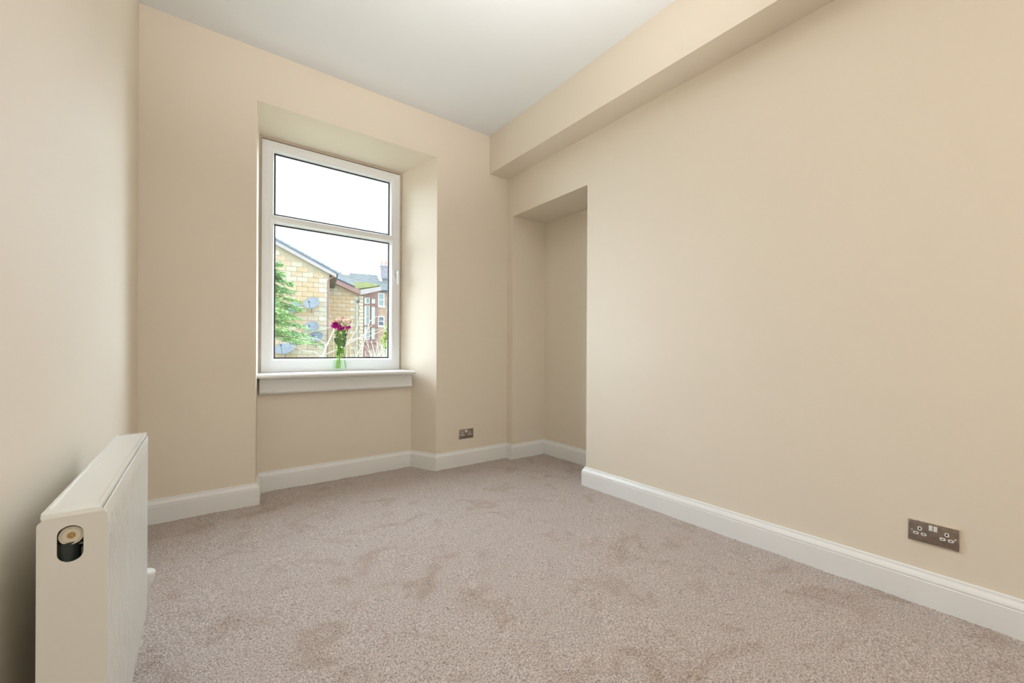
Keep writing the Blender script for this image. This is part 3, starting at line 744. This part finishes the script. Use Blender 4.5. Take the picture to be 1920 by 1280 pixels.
# rising lean-to verge and mossy roof
bm = bmesh.new(); prism_xz(bm, [(1.60, 3.93 + G), (2.66, 4.24 + G), (2.66, 4.46 + G), (1.60, 4.20 + G)], -.37, -.05)
link('fascia', bm, M['barge'], wg)
bm = bmesh.new(); prism(bm, [(1.25, -.3), (2.6, -.3), (2.5, 5.2), (.9, 5.2)], [4.14 + G, 4.44 + G, 5.40 + G, 5.20 + G], [4.20 + G, 4.50 + G, 5.50 + G, 5.30 + G])
link('mossy_roof', bm, M['moss'], wg, label='flat roof patched with yellow-green moss')
bm = bmesh.new(); box(bm, 1.78, 2.55, .02, 5, 0, 4.20 + G)
link('stair_bay', bm, M['maroon'], wg, label='maroon clad stair bay')
for ix, (xa, xb) in enumerate(((1.83, 2.10), (2.17, 2.42))):
    for iz, (za, zb) in enumerate(((3.50, 3.83), (2.36, 3.40), (1.55, 2.26))):
        bm = bmesh.new(); ring(bm, xa, xb, za + G, zb + G, .035, -.06, .01); f_ = link('window', bm, M['farwhite'] if ix == 0 else M['maroon'], wg)
        bm = bmesh.new(); box(bm, xa + .03, xb - .03, -.02, .0, za + G + .03, zb + G - .03); link('pane', bm, M['palepane'] if ix else M['farglass'], f_)
        if ix == 0:
            bm = bmesh.new(); box(bm, xa + .03, xa + .10, -.03, -.015, za + G + .03, zb + G - .03); link('curtain', bm, M['farwhite'], f_)
bm = bmesh.new(); box(bm, 1.78, 2.5, -.10, .02, 2.27 + G, 2.34 + G); box(bm, 1.78, 2.5, -.10, .02, 3.41 + G, 3.46 + G); box(bm, 1.78, 2.5, -.10, .02, 1.40 + G, 1.52 + G)
link('rail', bm, M['maroon'], wg)
bm = bmesh.new(); tube(bm, [(1.40, -.06, 0), (1.40, -.06, 3.72 + G)], .03, 8); link('downpipe', bm, M['barge'], wg, smooth=True)
bm = bmesh.new(); box(bm, 1.44, 1.56, -.10, -.02, 3.55 + G, 3.64 + G, bev=.01); link('outside_lamp', bm, M['gutter'], wg)

# --- far terrace
ft = thing('terraced_house', 'distant red sandstone terrace under a long grey slate roof', 'house', at(0, 22, -3.5), -AZ)
bm = bmesh.new(); box(bm, -10, 22, 0, 9, 0, 6.72 + G); link('wall', bm, M['redbrick'], ft)
bm = bmesh.new(); n0 = len(bm.verts)
prism(bm, [(-10.2, -.25), (22.2, -.25), (22.2, 4.2), (-10.2, 4.2)], [6.66 + G, 6.66 + G, 8.80 + G, 8.80 + G], [6.76 + G, 6.76 + G, 8.95 + G, 8.95 + G])
prism(bm, [(-10.2, 4.2), (22.2, 4.2), (22.2, 9.2), (-10.2, 9.2)], [8.80 + G, 8.80 + G, 6.66 + G, 6.66 + G], [8.95 + G, 8.95 + G, 6.76 + G, 6.76 + G])
link('roof', bm, M['slate'], ft)
# courses of slates: thin overlapping strips, too fine to pick apart
bm = bmesh.new()
for k in range(19):
    f0 = k / 19; yy = -.27 + 4.45 * f0; zz = 6.78 + 2.19 * f0 + G
    prism(bm, [(-10.2, yy), (22.2, yy), (22.2, yy + .24), (-10.2, yy + .24)], [zz, zz, zz + .10, zz + .10], [zz + .03, zz + .03, zz + .11, zz + .11])
o = link('slate_course', bm, M['slate'], ft); o['kind'] = 'stuff'
bm = bmesh.new(); box(bm, -10, 22, -.33, -.22, 6.62 + G, 6.72 + G); link('gutter', bm, M['gutter'], ft)
bm = bmesh.new(); prism(bm, [(1.75, 3.35), (2.45, 3.35), (2.45, 3.85), (1.75, 3.85)], [8.45 + G, 8.45 + G, 8.72 + G, 8.72 + G], [8.62 + G, 8.62 + G, 8.86 + G, 8.86 + G]); link('skylight', bm, M['farwhite'], ft)
bm = bmesh.new(); box(bm, 5.45, 7.3, 3.2, 4.2, 7.9 + G, 9.75 + G); box(bm, 5.38, 7.37, 3.13, 4.27, 9.70 + G, 9.85 + G); link('chimney', bm, M['chimney'], ft)
for px_ in (5.62, 6.05, 6.5, 6.95):
    bm = bmesh.new(); lathe(bm, [(.15, 9.85 + G), (.12, 10.25 + G), (.15, 10.3 + G), (.15, 10.38 + G), (.1, 10.38 + G)], 12, Matrix.Translation((px_, 3.7, 0))); link('chimney_pot', bm, M['pot'], ft, smooth=True)
bm = bmesh.new(); prism(bm, [(5.25, 2.2), (5.5, 2.2), (5.5, 4.0), (5.25, 4.0)], 7.5 + G, [8.1 + G, 8.1 + G, 9.0 + G, 9.0 + G]); link('skew', bm, M['farwhite'], ft, label='pale stone upstand between the roofs')
for a0 in (4.80, 1.2, -2.4, 8.4, 12.0):
    for (z0_, z1_, pm) in ((5.22, 6.52, 'farglass'), (3.30, 4.28, 'darkpane')):
        bm = bmesh.new(); ring(bm, a0, a0 + .62, z0_ + G, z1_ + G, .09, -.05, .03); box(bm, a0, a0 + .62, -.05, 0, (z0_ + z1_) / 2 + G - .03, (z0_ + z1_) / 2 + G + .03); box(bm, a0 - .05, a0 + .70, -.12, 0, z0_ - .10 + G, z0_ + G)
        f_ = link('window', bm, M['farwhite'], ft)
        bm = bmesh.new(); box(bm, a0 + .08, a0 + .54, -.01, .01, z0_ + G + .08, z1_ + G - .08); link('pane', bm, M[pm], f_)

# ------------------------------------------------------------------ trees and bushes outside
def spray_mesh(bm, pts, width, droop, rnd, dens=60, size=.10):
    """feathery conifer branch: many narrow needle sprays along a polyline"""
    for i in range(len(pts) - 1):
        a, c = pts[i], pts[i + 1]; d = (c - a).normalized(); s = d.cross(Vector((0, 0, 1))).normalized()
        for k in range(dens):
            t = rnd.random(); p = a.lerp(c, t); f = (i + t) / (len(pts) - 1)
            w = width * (0.35 + .65 * math.sin(PI * min(1, .15 + f * .85)))
            sd = rnd.choice((-1, 1)) * rnd.uniform(.1, 1)
            dr = (s * sd + d * rnd.uniform(.3, 1.0) + Vector((0, 0, rnd.uniform(-droop, .25)))).normalized()
            q0 = p + s * sd * w * rnd.uniform(0, .6) + Vector((0, 0, rnd.uniform(-.05, .04))); L_ = size * rnd.uniform(.6, 1.5)
            n_ = dr.cross(Vector((rnd.uniform(-1, 1), rnd.uniform(-1, 1), 1))).normalized() * L_ * .13
            v = [bm.verts.new(q0 - n_ * .5), bm.verts.new(q0 + dr * L_ * .5 - n_), bm.verts.new(q0 + dr * L_), bm.verts.new(q0 + dr * L_ * .5 + n_), ]
            bm.faces.new(v)
def conifer(name, label, loc, h, rad_at, nb, seed, m, base=.6, dens=26, size=.13, keep=None):
    rnd = random.Random(seed); t = thing(name, label, 'tree', loc)
    bm = bmesh.new(); tube(bm, [(0, 0, 0), (.03, 0, h * .4), (0, .02, h * .75), (0, 0, h)], .13, 10, .02)
    fo = bmesh.new()
    for k in range(nb):
        f = (k + rnd.random()) / nb; zz = base + (h - base) * f; az = k * 2.399 + rnd.uniform(-.3, .3); R_ = rad_at(zz) * rnd.uniform(.75, 1.1)
        if R_ < .1: continue
        d = Vector((math.cos(az), math.sin(az), 0)); pts = [Vector((0, 0, zz)) + d * R_ * u + Vector((0, 0, R_ * (.16 * u - .28 * u * u))) for u in (0, .25, .5, .75, 1)]
        tube(bm, pts, .022, 5, .005)
        spray_mesh(fo, pts, R_ * .28, .35, rnd, dens, size)
        for j in range(2):
            u = rnd.uniform(.3, .7); c = pts[0].lerp(pts[-1], u); a2 = az + rnd.choice((-1, 1)) * rnd.uniform(.4, .9); d2 = Vector((math.cos(a2), math.sin(a2), 0))
            q_ = [c + d2 * R_ * .42 * w_ + Vector((0, 0, .03 - .10 * w_ * w_)) for w_ in (0, .5, 1)]; spray_mesh(fo, q_, R_ * .16, .35, rnd, dens, size)
    link('trunk', bm, M['bark'], t, smooth=True)
    o = link('foliage', fo, m, t); o['kind'] = 'stuff'
    return t
# big conifer just left of the window's view, its branches reaching in
conifer('conifer', 'feathery green conifer reaching across the stone gable at the left', (0.93, 11.9, -3.5), 7.9, lambda zz: max(.15, (8.1 - zz) * .50) * (1.0 if zz > 4.2 else .95), 100, 11, M['conifer'], base=4.80, dens=52, size=.10)
conifer('conifer', 'slim yellow-green conifer at the right edge of the window view', (4.93, 13.05, -3.5), 6.1, lambda zz: max(.08, (6.1 - zz) * .16), 60, 5, M['yellowconifer'], base=1.6, dens=22, size=.13)

def bare(name, label, loc, branches, m, r0=.02):
    t = thing(name, label, 'shrub', loc)
    trunkbm = bmesh.new()
    for (pts, r) in branches: tube(trunkbm, pts, r, 6, r * .3)
    link('branch', trunkbm, m, t, smooth=True); t.children[-1]['kind'] = 'stuff'
    return t
def wiry(seed, n, height, spread, lean=(0, 0), r=.014, subs=3, z0=0.0):
    rnd = random.Random(seed); out = []
    for k in range(n):
        a = rnd.uniform(0, 2 * PI); d = Vector((math.cos(a), math.sin(a), 0)); L_ = height * rnd.uniform(.75, 1.05); s = spread * rnd.uniform(.3, 1)
        b0 = Vector((rnd.uniform(-.1, .1), rnd.uniform(-.1, .1), z0))
        pts = [b0 + d * s * u ** 1.4 + Vector((lean[0] * u, lean[1] * u, (L_ - z0) * (u - .12 * u * u))) + Vector((rnd.uniform(-1, 1), rnd.uniform(-1, 1), 0)) * .05 for u in (0, .2, .4, .6, .8, 1)]
        out.append((pts, r))
        for j in range(subs):
            i = rnd.randint(2, 4); c = pts[i]; dd = Vector((rnd.uniform(-1, 1), rnd.uniform(-1, 1), rnd.uniform(-.1, .9))).normalized() * height * rnd.uniform(.07, .15)
            mid = c + dd * .5 + Vector((0, 0, .05)); out.append(([c, mid, c + dd + Vector((0, 0, -.02))], r * .45))
    return out
bare('bare_shrub', 'bare pale-stemmed shrub arching in front of the stone wing', (3.13, 10.35, -3.5), wiry(21, 20, 5.1, .8, r=.017, subs=7) +
     [([Vector((0, 0, 4.0)), Vector((.1, 0, 4.7)), Vector((.25, 0, 5.22)), Vector((.42, 0, 5.35)), Vector((.58, 0, 5.22)), Vector((.68, 0, 4.95))], .010),
      ([Vector((-.5, 0, 0)), Vector((-.95, 0, 2.4)), Vector((-1.02, 0, 3.76)), Vector((-.85, 0, 4.31)), Vector((-.76, 0, 4.59)), Vector((-.65, 0, 4.84)), Vector((-.57, 0, 5.04))], .034),
      ([Vector((-.85, 0, 4.31)), Vector((-1.0, .05, 4.45)), Vector((-1.2, .1, 4.47)), Vector((-1.5, .1, 4.60))], .010),
      ([Vector((-.76, 0, 4.59)), Vector((-.9, -.05, 4.72)), Vector((-1.1, -.1, 4.78)), Vector((-1.35, -.1, 4.74))], .009),
      ([Vector((-.76, 0, 4.40)), Vector((-.3, 0, 4.62)), Vector((.21, 0, 4.95)), Vector((.55, 0, 5.05))], .010),
      ([Vector((-.3, 0, 4.62)), Vector((-.1, 0, 4.95)), Vector((.0, 0, 5.25)), Vector((.25, 0, 5.36))], .009),
      ([Vector((-.15, 0, 4.2)), Vector((.05, 0, 4.6)), Vector((.1, 0, 4.9)), Vector((.32, 0, 5.15))], .011),
      ([Vector((-.24, 0, 4.75)), Vector((.2, 0, 4.82)), Vector((.6, 0, 5.02)), Vector((1.0, 0, 5.35))], .008)], M['palebark'])
bare('tangled_shrub', 'tangled grey lichen-covered shrub below the stair windows', (4.35, 11.6, -3.5), wiry(33, 90, 5.10, 1.1, r=.017, subs=10, z0=1.5), M['greytwig'])
# thin cable strung across
bm = bmesh.new(); p0, p1 = Vector(at(-2.6, -1.0, 1.30)), Vector(at(.9, -1.0, 2.25))
tube(bm, [p0.lerp(p1, u / 10) - Vector((0, 0, .10 * math.sin(PI * u / 10))) for u in range(11)], .012, 6)
o = link('cable', bm, M['wire'], smooth=True); o['label'] = 'thin pale cable slung past the satellite dishes'; o['category'] = 'cable'
